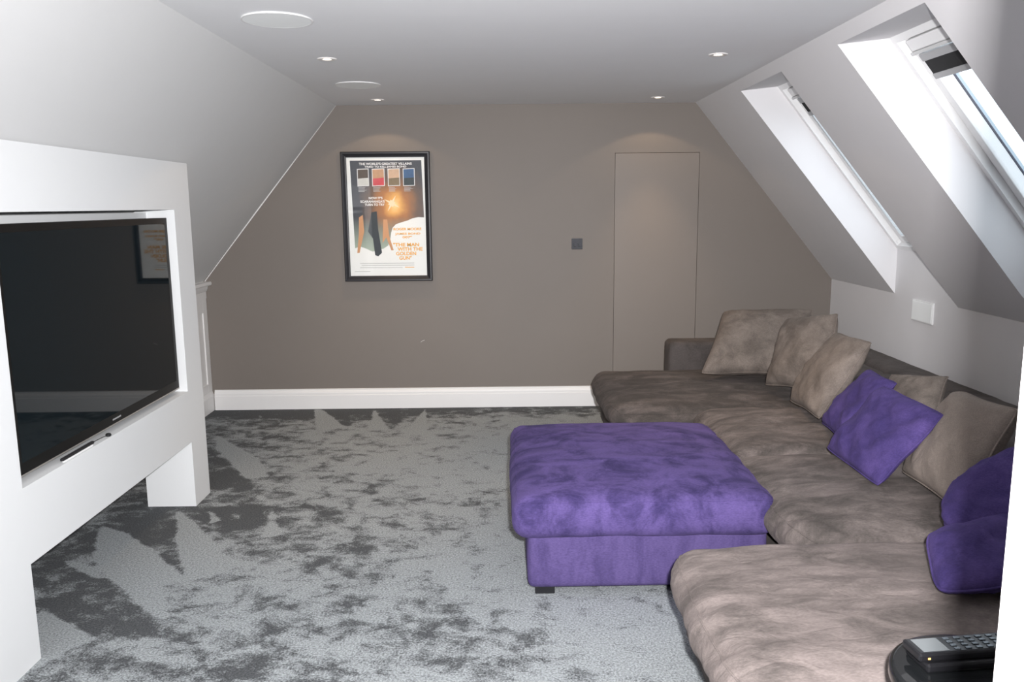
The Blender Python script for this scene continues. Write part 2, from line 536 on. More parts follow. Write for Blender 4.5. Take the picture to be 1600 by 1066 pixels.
# ---- left panelled knee wall
wl = struct(box('wall_left', LX1 - 0.12, LX1 - 0.012, YN, YB, 0, LK + 0.12, M['wood']), 'white panelled knee wall under the left slope', 'wall')
FX = LX1                      # face of stiles and rails
PRl = [(0.0, 0.0), (0.024, 0.0), (0.024, 0.125), (0.018, 0.14), (0.012, 0.16), (0.004, 0.170), (0, 0.172)]
struct(prism('baseboard_left', [(FX - 0.012 + d, z) for d, z in PRl], 'y', YN, YB - 0.001, M['wood']), 'white skirting board under the panelled knee wall', 'skirting')
ys = [6.70 - k * 0.62 for k in range(0, 10)]
for k, y in enumerate(ys):
    w = 0.085 if k == 0 else 0.11
    y1 = y if k == 0 else y + w / 2
    box('stile', FX - 0.013, FX, y1 - w, y1, 0.16, 0.96, M['wood'], wl, 0.002)
for k in range(len(ys) - 1):
    a = ys[k] - (0.085 if k == 0 else 0.055)
    b_ = ys[k + 1] + 0.055
    box('rail', FX - 0.013, FX, b_, a, 0.82, 0.96, M['wood'], wl, 0.002)
    box('rail', FX - 0.013, FX, b_, a, 0.16, 0.235, M['wood'], wl, 0.002)
    box('panel', FX - 0.02, FX - 0.009, b_, a, 0.235, 0.82, M['wood'], wl)
CR = [(0, 0.93), (0.016, 0.93), (0.016, 0.985), (0.022, 0.99), (0.030, 1.01), (0.034, 1.03), (0.060, 1.036), (0.066, 1.044), (0.066, 1.058), (0.060, 1.066), (0, 1.066)]
cor = prism('cornice', [(FX - 0.013 + d, z) for d, z in CR], 'y', YN, YB - 0.001, M['wood'], wl)

# ---- right knee wall + slope with the two roof windows
WINS = [(4.80, 5.60), (3.20, 4.01)]          # near y, far y of each opening
WT = (1.56, rslope_z(1.56))                  # opening top on slope
WI_T = (1.80, 2.405)                         # reveal meets window, top
WI_B = (RX1, 1.335)                          # reveal meets window, bottom
bm = bmesh.new()
add_box(bm, RX1, RX1 + 0.12, YN, YB, 0, RK)
add_box(bm, RX1 + 0.003, RX1 + 0.12, YN, YB, RK - 0.1, RK + 0.2)
struct(bm_obj('wall_right', bm, M['rslope']), 'pale grey knee wall behind the sofa', 'wall')
vs, fs = [], []


def quad(a, b, c, d):
    k = len(vs)
    vs.extend([a, b, c, d]); fs.append((k, k + 1, k + 2, k + 3))


quad((RX0, YN, CZ), (RX0, YB, CZ), (WT[0], YB, WT[1]), (WT[0], YN, WT[1]))
edges = [YN, 3.20, 4.01, 4.80, 5.60, YB]
for a, b_ in ((YN, 3.20), (4.01, 4.80), (5.60, YB)):
    quad((WT[0], a, WT[1]), (WT[0], b_, WT[1]), (RX1, b_, RK), (RX1, a, RK))
for a, b_ in WINS:
    for y in (a, b_):
        quad((WT[0], y, WT[1]), (RX1, y, RK), (WI_B[0], y, WI_B[1]), (WI_T[0], y, WI_T[1]))
    quad((WT[0], a, WT[1]), (WT[0], b_, WT[1]), (WI_T[0], b_, WI_T[1]), (WI_T[0], a, WI_T[1]))
    quad((RX1, a, RK), (RX1, b_, RK), (RX1, b_, WI_B[1]), (RX1, a, WI_B[1]))
me = bpy.data.meshes.new('wall_right_slope')
me.from_pydata(vs, [], fs)
bm = bmesh.new(); bm.from_mesh(me)
bmesh.ops.remove_doubles(bm, verts=bm.verts, dist=1e-4)
bm.to_mesh(me); bm.free()
struct(link('wall_right_slope', me, M['rslope']), 'grey white sloping ceiling pierced by two deep roof window openings', 'wall')

# ---- left slope
struct(prism('wall_left_slope', [(LX0, CZ), (LX1 - 0.013, LK - 0.003), (LX1 - 0.073, LK + 0.04), (LX0 - 0.06, CZ + 0.05)], 'y', YN, YB, M['white']), 'plain white sloping ceiling above the television wall', 'wall')

# ---- television wall: hollow white frame with recess and open foot
TX, TB = -1.75, -2.02
TY0, TY1 = 2.872, 4.45
tz = lslope_z(TX) - 0.002
tzb = lslope_z(TB) - 0.002
bm = bmesh.new()
add_prism(bm, [(TX, 0), (TX, tz), (TB, tzb), (TB, 0)], 'y', TY1, 4.672)
add_prism(bm, [(TX, 0), (TX, tz), (TB, tzb), (TB, 0)], 'y', 2.36, TY0)
x_at = LX0 - (CZ - 1.648) / LG
add_prism(bm, [(TX, 1.648), (TX, tz), (x_at + 0.002, 1.648)], 'y', TY0, TY1)
add_box(bm, TB, TX, TY0, TY1, 0.372, 0.662)
add_prism(bm, [(-1.985, 0.662), (-1.985, lslope_z(-1.985) - 0.002), (TB, tzb), (TB, 0.662)], 'y', TY0, TY1)
add_box(bm, -1.915, -1.90, TY0, TY1, 0.662, 1.634)
struct(bm_obj('wall_media', bm, M['media']), 'white built out television wall with recess and open foot', 'wall')

# ---- thin white bead where the left slope meets the far wall
struct(prism('trim_4', [(LX0 - 0.012, CZ), (LX1, LK + 0.002), (LX1, LK - 0.007), (LX0 + 0.001, CZ)], 'y', YB - 0.005, YB, M['wood']), 'thin white bead along the left slope and taupe wall', 'bead')

# ---- near wall with the doorway the camera looks through
JX0, JX1 = -0.50, 0.447
bm = bmesh.new()
LT = 0.03
add_prism(bm, [(LX1 - 0.1, 0), (JX0 - LT, 0), (JX0 - LT, CZ), (LX0, CZ), (LX1 - 0.1, LK)], 'y', YN - 0.10, YN)
add_prism(bm, [(JX1 + LT, 0), (RX1 + 0.1, 0), (RX1 + 0.1, RK), (RX0, CZ), (JX1 + LT, CZ)], 'y', YN - 0.10, YN)
add_box(bm, JX0 - LT, JX1 + LT, YN - 0.10, YN, 2.09, CZ)
struct(bm_obj('wall_front', bm, M['white']), 'white near wall around the open doorway', 'wall')
struct(box('trim_1', JX1, JX1 + LT, YN - 0.10, YN, 0, 2.06, M['wood'], bev=0.002), 'white painted door jamb lit up at the right edge', 'door jamb')
struct(box('trim_2', JX0 - LT, JX0, YN - 0.10, YN, 0, 2.06, M['wood'], bev=0.002), 'white painted door jamb left of the doorway', 'door jamb')
struct(box('trim_3', JX0 - LT, JX1 + LT, YN - 0.10, YN, 2.06, 2.09, M['wood'], bev=0.002), 'white painted door head over the doorway', 'door head')
struct(box('wall_landing_left', -1.26, -1.20, -1.4, YN - 0.10, 0, CZ, M['white']), 'white landing wall left of the doorway', 'wall')
struct(box('wall_landing_right', 1.20, 1.26, -1.4, YN - 0.10, 0, CZ, M['white']), 'white landing wall right of the doorway', 'wall')
struct(box('wall_landing_end', -1.26, 1.26, -1.46, -1.4, 0, CZ, M['white']), 'white landing wall behind the viewer', 'wall')

# ================================================================== roof windows
tdir = Vector((WI_T[0] - WI_B[0], 0, WI_T[1] - WI_B[1]))
WL = tdir.length
tdir.normalize()
ndir = Vector((tdir.z, 0, -tdir.x))       # outward (up and to +x)


def wbox(name, t0, t1, y0, y1, n0, n1, mat, parent, bev=0.002):
    """box in the window's own frame: along slope t, across y, outward n"""
    bm = bmesh.new()
    add_box(bm, t0, t1, y0, y1, n0, n1, bev)
    o = Vector((WI_B[0], 0, WI_B[1]))
    for v in bm.verts:
        v.co = o + tdir * v.co.x + Vector((0, 1, 0)) * v.co.y + ndir * v.co.z
    return bm_obj(name, bm, mat, parent)


def roof_window(name, ya, yb, label):
    r = root(name, (WI_B[0], (ya + yb) / 2, WI_B[1]), label, 'roof window', kind='structure')
    fw = 0.035
    # fixed frame
    wbox('frame', -0.03, WL + 0.03, yb - fw, yb + 0.03, -0.0005, 0.10, M['pvc'], r, 0)
    wbox('frame', -0.03, WL + 0.03, ya - 0.03, ya + fw, -0.0005, 0.10, M['pvc'], r, 0)
    wbox('frame', -0.03, fw, ya + fw, yb - fw, -0.0005, 0.10, M['pvc'], r, 0)
    wbox('frame', WL - fw, WL + 0.03, ya + fw, yb - fw, -0.0005, 0.10, M['pvc'], r, 0)
    for t0, t1 in ((fw - 0.015, fw + 0.02), (WL - fw - 0.02, WL - fw + 0.015)):
        wbox('gasket', t0, t1, ya + fw, yb - fw, 0.096, 0.106, M['gasket'], r, 0.0)
    # sash
    a, b = ya + fw + 0.004, yb - fw - 0.004
    s = 0.055
    wbox('sash', fw, WL - fw, b - s, b, 0.035, 0.095, M['pvc'], r, 0.004)
    wbox('sash', fw, WL - fw, a, a + s, 0.035, 0.095, M['pvc'], r, 0.004)
    wbox('sash', fw, fw + s, a + s, b - s, 0.035, 0.095, M['pvc'], r, 0.004)
    wbox('sash', WL - fw - s, WL - fw, a + s, b - s, 0.035, 0.095, M['pvc'], r, 0.004)
    # ventilation bar along the top with its two-tone profile
    v = wbox('ventilation_bar', WL - 0.105, WL - 0.045, a + 0.03, b - 0.05, 0.005, 0.035, M['pvc'], r, 0.006)
    wbox('grip_strip', WL - 0.122, WL - 0.106, a + 0.02, b - 0.04, 0.0, 0.025, M['pale_grey'], v, 0.003)
    # rolled-up blind at the top of the sash
    bl = wbox('blind_box', WL - 0.175, WL - 0.135, a + s * 0.4, b - s * 0.6, 0.026, 0.044, M['grey_plastic'], r, 0.005)
    wbox('blind_cloth', WL - 0.245, WL - 0.175, a + s * 0.6, b - s * 0.8, 0.030, 0.042, M['blind'], bl, 0.0)
    wbox('blind_bar', WL - 0.275, WL - 0.245, a + s * 0.5, b - s * 0.7, 0.026, 0.044, M['grey_plastic'], bl, 0.004)
    # pane, outer gasket and cladding
    g = wbox('pane', fw + s, WL - fw - s, a + s, b - s, 0.046, 0.051, M['pane'], r, 0.0)
    for y0, y1 in ((b - s + 0.002, b + 0.01), (a - 0.01, a + s - 0.002)):
        wbox('gasket', fw, WL - fw, y0 - 0.004, y1 + 0.004, 0.0955, 0.103, M['gasket'], g, 0.0)
        wbox('cladding', fw - 0.02, WL - fw + 0.02, y0 + (0.004 if y0 > a else 0), y1 - (0 if y0 > a else 0.004), 0.1035, 0.122, M['clad'], r, 0.003)
    # latch studs
    for y in (yb - fw, ya + fw):
        sg = -1 if y > (ya + yb) / 2 else 1
        wbox('latch_stud', 0.045, 0.065, min(y, y + sg * 0.006), max(y, y + sg * 0.006), 0.012, 0.030, M['pvc'], r, 0.002)
    return r


roof_window('window_1', 4.80, 5.60, 'far narrow looking white roof window nearer the taupe wall')
roof_window('window_2', 3.20, 4.01, 'near white roof window with a rolled black blind at its top')

# ================================================================== ceiling fittings
def ceiling_speaker(x, y, label):
    r = root('ceiling_speaker', (x, y, CZ), label, 'speaker', 'ceiling speakers')
    lathe('rim', [(0.140, 0.0), (0.147, -0.001), (0.149, -0.004), (0.147, -0.007), (0.141, -0.008), (0.139, -0.006), (0.139, 0.0)], (x, y, CZ), M['pvc'], r, 64)
    lathe('grille', [(0.0, -0.0075), (0.07, -0.0075), (0.1405, -0.0072)], (x, y, CZ), M['grille'], r, 64, False)


ceiling_speaker(-0.948, 3.662, 'larger looking round white ceiling speaker nearest the viewer')
ceiling_speaker(-0.942, 5.576, 'smaller looking round white ceiling speaker between two downlights')


def downlight(x, y, label, power):
    r = root('downlight', (x, y, CZ), label, 'downlight', 'recessed ceiling downlights')
    lathe('bezel', [(0.022, 0.012), (0.023, -0.001), (0.027, -0.004), (0.046, -0.0055), (0.051, -0.003), (0.052, 0.0)], (x, y, CZ), M['bezel'], r, 40)
    lathe('lamp', [(0.0, -0.0022), (0.014, -0.0018), (0.022, -0.0005), (0.0235, 0.003)], (x, y, CZ), M['lamp'], r, 32)
    ld = bpy.data.lights.new('downlight_beam', 'SPOT')
    ld.energy = power
    ld.color = (1.0, 0.70, 0.42)
    ld.spot_size = math.radians(64)
    ld.spot_blend = 0.9
    ld.shadow_soft_size = 0.03
    lo = bpy.data.objects.new('downlight_beam', ld)
    COL.objects.link(lo)
    lo.parent = r
    lo.location = (0, 0, -0.01)
    ls = bpy.data.lights.new('downlight_spill', 'SPOT')
    ls.energy = power * 0.12
    ls.color = (1.0, 0.72, 0.45)
    ls.spot_size = math.radians(118)
    ls.spot_blend = 0.12
    ls.shadow_soft_size = 0.02
    lso = bpy.data.objects.new('downlight_spill', ls)
    COL.objects.link(lso)
    lso.parent = r
    lso.location = (0, 0, -0.01)


PW = 52
downlight(-0.941, 4.621, 'lit downlight between the two round speakers', PW)
downlight(-0.935, 6.372, 'lit downlight close to the taupe wall above the poster', PW)
downlight(1.148, 4.582, 'lit downlight nearer the viewer on the window side', PW)
downlight(1.153, 6.362, 'lit downlight close to the taupe wall above the flush door', PW)

# ================================================================== things on the walls
# ---- framed poster
def make_text(s, size, x, z, y, mat, parent, name='lettering', align='CENTER', bold=0.0, shear=0.0, sx=1.0):
    cu = bpy.data.curves.new(name, 'FONT')
    cu.body = s
    cu.size = size
    cu.align_x = align
    cu.align_y = 'TOP'
    cu.offset = bold
    cu.shear = shear
    cu.space_line = 0.85
    to = bpy.data.objects.new('tmp_text', cu)
    COL.objects.link(to)
    bpy.context.view_layer.update()
    me = bpy.data.meshes.new_from_object(to.evaluated_get(bpy.context.evaluated_depsgraph_get()))
    bpy.data.objects.remove(to)
    bpy.data.curves.remove(cu)
    me.name = name
    me.materials.clear()
    me.transform(Matrix.Diagonal((sx, 1, 1, 1)))
    me.transform(Matrix.Translation((x, y, z)) @ Matrix.Rotation(math.radians(90), 4, 'X'))
    return link(name, me, mat, parent)


def picture_mat():
    m, nt, b = new_mat('printed_picture')
    b.inputs['Roughness'].default_value = 0.5
    tc = N(nt, 'ShaderNodeTexCoord')
    sep = N(nt, 'ShaderNodeSeparateXYZ')
    nt.links.new(tc.outputs['Generated'], sep.inputs[0])
    # warm patch around the middle right of the print
    vd = N(nt, 'ShaderNodeVectorMath', operation='DISTANCE')
    mp = N(nt, 'ShaderNodeMapping')
    mp.inputs['Scale'].default_value = (1.0, 0.0, 1.15)
    nt.links.new(tc.outputs['Generated'], mp.inputs['Vector'])
    nt.links.new(mp.outputs[0], vd.inputs[0])
    vd.inputs[1].default_value = (0.60, 0.0, 0.60)
    ns = N(nt, 'ShaderNodeTexNoise', Scale=5.0, Detail=4.0)
    nt.links.new(tc.outputs['Generated'], ns.inputs['Vector'])
    ad = N(nt, 'ShaderNodeMath', operation='MULTIPLY_ADD')
    nt.links.new(ns.outputs['Fac'], ad.inputs[0])
    ad.inputs[1].default_value = 0.22
    nt.links.new(vd.outputs['Value'], ad.inputs[2])
    cr = N(nt, 'ShaderNodeValToRGB')
    e = cr.color_ramp.elements
    e[0].position = 0.10; e[0].color = srgb(255, 232, 170)
    e[1].position = 0.62; e[1].color = srgb(62, 66, 74)
    for p, c in ((0.20, (232, 176, 96)), (0.30, (176, 118, 66)), (0.44, (112, 88, 72))):
        k = e.new(p); k.color = srgb(*c)
    nt.links.new(ad.outputs[0], cr.inputs[0])
    # green grey towards the foot
    mr = N(nt, 'ShaderNodeMapRange')
    mr.inputs['From Min'].default_value = 0.38
    mr.inputs['From Max'].default_value = 0.0
    nt.links.new(sep.outputs['Z'], mr.inputs['Value'])
    mx = N(nt, 'ShaderNodeMix', data_type='RGBA')
    nt.links.new(mr.outputs[0], mx.inputs[0])
    nt.links.new(cr.outputs[0], mx.inputs[6])
    mx.inputs[7].default_value = srgb(170, 186, 170)
    nt.links.new(mx.outputs[2], b.inputs['Base Color'])
    return m


def make_poster():
    x0, x1, z0, z1 = -1.290, -0.586, 1.056, 2.080
    fw = 0.044
    yf = YB - 0.034
    r = root('framed_poster', ((x0 + x1) / 2, YB, z0), 'black framed film poster with orange lettering on the taupe wall', 'poster')
    # mitred frame bars with a stepped profile
    prof = [(0.0, YB - 0.001), (0.0, yf + 0.006), (0.006, yf), (0.016, yf), (0.034, yf + 0.010), (fw - 0.003, yf + 0.012), (fw, yf + 0.015), (fw, YB - 0.001)]
    corners = [((x0, z0), (1, 1)), ((x1, z0), (-1, 1)), ((x1, z1), (-1, -1)), ((x0, z1), (1, -1))]
    for k in range(4):
        (a, da), (b, db) = corners[k], corners[(k + 1) % 4]
        v = []
        for (c, d) in ((a, da), (b, db)):
            v += [(c[0] + d[0] * t, y, c[1] + d[1] * t) for t, y in prof]
        n = len(prof)
        f = [(i, (i + 1) % n, n + (i + 1) % n, n + i) for i in range(n)] + [tuple(range(n)), tuple(range(2 * n - 1, n - 1, -1))]
        pydata('frame_bar', v, f, M['frame_black'], r)
    px0, px1, pz0, pz1 = x0 + fw - 0.004, x1 - fw + 0.004, z0 + fw - 0.004, z1 - fw + 0.004
    yp = YB - 0.012
    paper = box('paper', px0, px1, yp, YB - 0.002, pz0, pz1, M['paper'], r)
    W, Hh = px1 - px0, pz1 - pz0
    U = lambda u: px0 + u * W
    V = lambda v: pz1 - v * Hh
    lay = [0.0004]

    def flat(name, pts, mat, parent, d=0.0004):
        y = yp - d
        return pydata(name, [(U(u), y, V(v)) for u, v in pts] + [(U(u), y + 0.0002, V(v)) for u, v in pts],
                      [tuple(range(len(pts))), tuple(range(2 * len(pts) - 1, len(pts) - 1, -1))] + [(i, (i + 1) % len(pts), len(pts) + (i + 1) % len(pts), len(pts) + i) for i in range(len(pts))], mat, parent)
    # printed picture: plain stand-in, dark ground with a warm patch
    edge = [(0.05, 0.03), (0.955, 0.03), (0.972, 0.505), (0.90, 0.502), (0.82, 0.513), (0.76, 0.53), (0.68, 0.545), (0.61, 0.56), (0.565, 0.59),
            (0.545, 0.63), (0.53, 0.69), (0.50, 0.74), (0.44, 0.765), (0.37, 0.775), (0.30, 0.79), (0.22, 0.765), (0.14, 0.745), (0.075, 0.76)]
    pic = flat('picture', edge, picture_mat(), paper)
    tl = plain('print_dark_teal', srgb(40, 50, 56), 0.5)
    tan = plain('print_tan', srgb(205, 152, 108), 0.5)
    cream = plain('print_cream', srgb(240, 220, 185), 0.5)
    # plain upright blocks of colour in the lower left of the print
    flat('colour_block', [(0.30, 0.46), (0.37, 0.45), (0.38, 0.60), (0.42, 0.80), (0.37, 0.83), (0.33, 0.82), (0.31, 0.68), (0.25, 0.62)], tl, pic, 0.0008)
    flat('colour_block', [(0.14, 0.50), (0.19, 0.48), (0.20, 0.62), (0.13, 0.80), (0.10, 0.80), (0.13, 0.64)], tan, pic, 0.0008)
    flat('colour_block', [(0.45, 0.52), (0.50, 0.52), (0.52, 0.66), (0.57, 0.78), (0.54, 0.78), (0.48, 0.67), (0.43, 0.72), (0.44, 0.62)], tan, pic, 0.0008)
    # pale glint
    cx, cz = 0.565, 0.385
    star = []
    for k in range(16):
        a = k * math.pi / 8 + 0.5
        rr = (0.115 if k % 4 == 0 else 0.05 if k % 2 == 0 else 0.035)
        star.append((cx + rr * math.cos(a), cz + rr * 0.66 * math.sin(a)))
    flat('glint', star, cream, pic, 0.0008)
    # four small boxed pictures
    cols = [((84, 70, 58), (214, 214, 208)), ((196, 150, 110), (206, 70, 78)), ((214, 180, 150), (128, 112, 84)), ((56, 96, 140), (44, 58, 62))]
    bw = plain('print_white', (0.8, 0.8, 0.8, 1), 0.5)
    xs = [(0.137, 0.285), (0.325, 0.485), (0.525, 0.680), (0.718, 0.868)]
    for (a, b), (ca, cb) in zip(xs, cols):
        bx = flat('boxed_picture', [(a, 0.098), (b, 0.095), (b, 0.240), (a, 0.243)], bw, pic, 0.0008)
        m1 = plain('print_tone', srgb(*ca), 0.5, vary=0.25, scale=30)
        m2 = plain('print_tone', srgb(*cb), 0.5, vary=0.2, scale=30)
        p = 0.009
        flat('upper_tone', [(a + p, 0.104), (b - p, 0.101), (b - p, 0.175), (a + p, 0.178)], m1, bx, 0.0012) if False else None
        q = flat('inset', [(a + p, 0.104), (b - p, 0.101), (b - p, 0.234), (a + p, 0.237)], m1, pic, 0.0012)
        flat('inset', [(a + p, 0.178), (b - p, 0.172), (b - p, 0.234), (a + p, 0.237)], m2, pic, 0.0016)
        for k in range(4):
            flat('caption_line', [(a + 0.01, 0.252 + k * 0.010), (a + 0.01 + random.uniform(0.07, 0.14), 0.252 + k * 0.010), (a + 0.01 + 0.08, 0.256 + k * 0.010), (a + 0.01, 0.256 + k * 0.010)], plain('print_pale', (0.5, 0.5, 0.5, 1), 0.5) if k == 0 else bpy.data.materials['print_pale'], pic, 0.0008)
    y_t = yp - 0.0016
    wh = plain('white_lettering', (0.85, 0.85, 0.85, 1), 0.5)
    og = plain('orange_lettering', srgb(240, 176, 70), 0.5)
    gr = plain('grey_lettering', srgb(150, 150, 148), 0.5)

    def line(s, u0, u1, v0, v1, mat):
        """one line of lettering filling a box"""
        o = make_text(s, 0.05, 0, 0, 0, mat, None, 'lettering', 'LEFT', 0.0016)
        me = o.data
        c = np.empty(len(me.vertices) * 3); me.vertices.foreach_get('co', c)
        c = c.reshape(-1, 3)
        mn, mxx = c.min(0), c.max(0)
        sx = (u1 - u0) * W / (mxx[0] - mn[0])
        sz = (v1 - v0) * Hh / (mxx[2] - mn[2])
        c[:, 0] = (c[:, 0] - mn[0]) * sx + U(u0) - OFF[r.name].x
        c[:, 2] = (c[:, 2] - mn[2]) * sz + V(v1) - OFF[r.name].z
        c[:, 1] = y_t - OFF[r.name].y
        me.vertices.foreach_set('co', c.ravel()); me.update()
        o.parent = paper
        OFF[o.name] = OFF[r.name]
        return o
    line("THE WORLD'S GREATEST VILLAINS", 0.165, 0.835, 0.047, 0.068, wh)
    line("TRIED TO KILL JAMES BOND", 0.235, 0.765, 0.073, 0.093, wh)
    line("NOW IT'S", 0.275, 0.450, 0.330, 0.350, wh)
    line("SCARAMANGA'S", 0.165, 0.475, 0.358, 0.379, wh)
    line("TURN TO TRY", 0.220, 0.475, 0.385, 0.406, wh)
    line("ROGER MOORE", 0.575, 0.935, 0.590, 0.612, og)
    line("JAMES BOND", 0.595, 0.920, 0.632, 0.654, og)
    line('007"', 0.690, 0.810, 0.660, 0.680, og)
    line('"THE MAN', 0.565, 0.900, 0.717, 0.748, og)
    line("WITH THE", 0.620, 0.945, 0.755, 0.786, og)
    line("GOLDEN", 0.600, 0.860, 0.793, 0.824, og)
    line('GUN"', 0.640, 0.800, 0.830, 0.861, og)
    pg = bpy.data.materials['print_pale']
    for (a, b, v) in ((0.13, 0.83, 0.888), (0.15, 0.83, 0.905), (0.13, 0.68, 0.925), (0.06, 0.26, 0.958)):
        flat('credit_line', [(a, v), (b, v), (b, v + 0.003), (a, v + 0.003)], gr, paper)
    flat('credit_line', [(0.71, 0.922), (0.83, 0.922), (0.83, 0.928), (0.71, 0.928)], og, paper)
    box('pane', px0, px1, yp - 0.006, yp - 0.004, pz0, pz1, M['pane'], r)


make_poster()

# ---- chrome switch plate
sx, sz = 0.583, 1.340
r = root('light_switch', (sx, YB, sz - 0.044), 'square polished chrome switch plate beside the flush door', 'switch')
box('plate', sx - 0.044, sx + 0.044, YB - 0.006, YB - 0.0003, sz - 0.044, sz + 0.044, M['chrome'], r, 0.003, 3)
for dx in (-0.016, 0.016):
    box('rocker', sx + dx - 0.010, sx + dx + 0.010, YB - 0.010, YB - 0.005, sz - 0.022, sz + 0.008, M['chrome'], r, 0.002)

# ---- white blank speaker plate on right knee wall
r = root('wall_speaker', (RX1, 5.19, 0.89), 'square white wall plate above the sofa back', 'speaker')
box('rim', RX1 - 0.012, RX1 - 0.0003, 5.06, 5.325, 0.892, 1.028, M['pvc'], r, 0.003)
box('grille', RX1 - 0.0145, RX1 - 0.010, 5.068, 5.317, 0.900, 1.020, M['grille'], r, 0.001)

# ================================================================== television and what stands on the sill
def make_tv():
    y0, y1, z0, z1 = 2.900, 4.404, 0.690, 1.606
    xf, xb = -1.776, -1.84
    r = root('television', (-1.83, (y0 + y1) / 2, z0), 'large black flat screen television in the white wall recess', 'television')
    box('housing', xb, xf - 0.006, y0, y1, z0, z1, M['black'], r, 0.004)
    box('mount', -1.8995, xb + 0.004, 3.45, 3.9, 1.0, 1.3, M['dark_gap'], r)
    bw, bb = 0.030, 0.048
    box('bezel', xf - 0.010, xf, y0, y1, z1 - bw, z1, M['bez'], r)
    lo = box('bezel', xf - 0.010, xf, y0, y1, z0 + 0.005, z0 + bb, M['bez'], r)
    box('bezel', xf - 0.010, xf, y0, y0 + bw, z0 + bb, z1 - bw, M['bez'], r)
    box('bezel', xf - 0.010, xf, y1 - bw, y1, z0 + bb, z1 - bw, M['bez'], r)
    box('screen', xf - 0.009, xf - 0.0004, y0 + bw, y1 - bw, z0 + bb, z1 - bw, M['screen'], r)
    box('edge_trim', xf - 0.012, xf + 0.002, y0, y1, z0 - 0.001, z0 + 0.006, M['silver'], r, 0.001)
    box('logo', xf - 0.001, xf + 0.0006, 3.635, 3.715, z0 + 0.022, z0 + 0.029, M['grey_plastic'], lo)


make_tv()
r = root('sensor_bar', (-1.764, 3.29, 0.662), 'slim dark sensor bar lying on the white sill below the television', 'sensor bar')
box('body', -1.771, -1.757, 3.168, 3.42, 0.669, 0.681, M['black'], r, 0.003)
box('stand', -1.769, -1.759, 3.18, 3.41, 0.662, 0.6695, M['pvc'], r, 0.001)
r = root('infrared_eye', (-1.763, 3.556, 0.662), 'tiny round black sensor eye on the white sill below the television', 'sensor')
lathe('body', [(0, 0.0), (0.010, 0.0), (0.0125, 0.004), (0.012, 0.010), (0.008, 0.0135), (0, 0.0145)], (-1.763, 3.556, 0.662), M['black_gloss'], r, 20)
tube('lead', [(-1.771, 3.550, 0.665), (-1.777, 3.540, 0.664), (-1.781, 3.50, 0.664), (-1.782, 3.42, 0.664)], 0.0016, M['black'], r)

# ================================================================== soft furniture
def spaced(n):
    return [-math.cos(math.pi * i / n) * 0.35 + (-1 + 2 * i / n) * 0.65 for i in range(n + 1)]


def soft_box(name, x0, x1, y0, y1, z0, z1, mat, parent, r=0.06, crown=0.03, bulge=0.02, wr=0.006, ws=(3, 9, 3), n=(44, 44, 10), seed=0, bow=0.0):
    """upholstered block: rounded box, crowned top, bulging sides, soft creases"""
    c = Vector(((x0 + x1) / 2, (y0 + y1) / 2, (z0 + z1) / 2))
    h = Vector(((x1 - x0) / 2, (y1 - y0) / 2, (z1 - z0) / 2))
    r = min(r, h.x * 0.98, h.y * 0.98, h.z * 0.98)

    def shape(p):
        q = Vector((p[0] * h.x, p[1] * h.y, p[2] * h.z))
        inn = Vector([max(-(h[i] - r), min(h[i] - r, q[i])) for i in range(3)])
        d = q - inn
        nrm = d.normalized() if d.length > 1e-9 else Vector((0, 0, 1))
        q = inn + nrm * min(r, d.length) if d.length > r else q
        u, v, w = q.x / h.x, q.y / h.y, q.z / h.z
        up = (w + 1) / 2
        q.z += crown * (1 - abs(u) ** 3) * (1 - abs(v) ** 3) * up
        if bow:
            q.x += bow * abs(v) ** 6 * max(0.0, -u) ** 2
            q.z -= 0.035 * abs(v) ** 12 * up
        b = bulge * (1 - w * w)
        q.x += b * u * (1 - 0.4 * v * v)
        q.y += b * v * (1 - 0.4 * u * u)
        wv = Vector((q.x * ws[0], q.y * ws[1], q.z * ws[2])) + Vector((seed * 7.3, seed * 3.1, seed * 1.7))
        k = noise.fractal(wv, 0.9, 2.1, 4)
        q += nrm * (k * wr)
        if wr > 0.008:
            cz = Vector((q.x * 1.7 + seed, q.y * 6.5 + 0.8 * math.sin(q.x * 4 + seed), q.z * 3 + seed))
            q -= nrm * (0.013 * max(0.0, 1 - abs(noise.noise(cz)) * 3.2) ** 2 * max(0.0, noise.noise(cz * 0.37 + Vector((9, 3, 1)))) * 2)
        return c + q
    bm = bmesh.new()
    S = [spaced(m) for m in n]
    for ax in range(3):
        a, b = [(1, 2), (0, 2), (0, 1)][ax]
        for sgn in (-1, 1):
            grid = []
            for s in S[a]:
                row = []
                for t in S[b]:
                    p = [0, 0, 0]; p[ax] = sgn; p[a] = s; p[b] = t
                    row.append(bm.verts.new(shape(p)))
                grid.append(row)
            for i in range(len(grid) - 1):
                for j in range(len(grid[0]) - 1):
                    bm.faces.new((grid[i][j], grid[i + 1][j], grid[i + 1][j + 1], grid[i][j + 1]))
    bmesh.ops.remove_doubles(bm, verts=bm.verts, dist=1e-5)
    o = bm_obj(name, bm, mat, parent, True)
    return o, shape


def seam_path(shape, w, ins=1.0, n=40, sides='all'):
    pts = []
    S = spaced(n)
    for s in S[:-1]: pts.append(shape((s, -ins, w)))
    for s in S[:-1]: pts.append(shape((ins, s, w)))
    for s in reversed(S[1:]): pts.append(shape((s, ins, w)))
    for s in reversed(S[1:]): pts.append(shape((-ins, s, w)))
    return pts


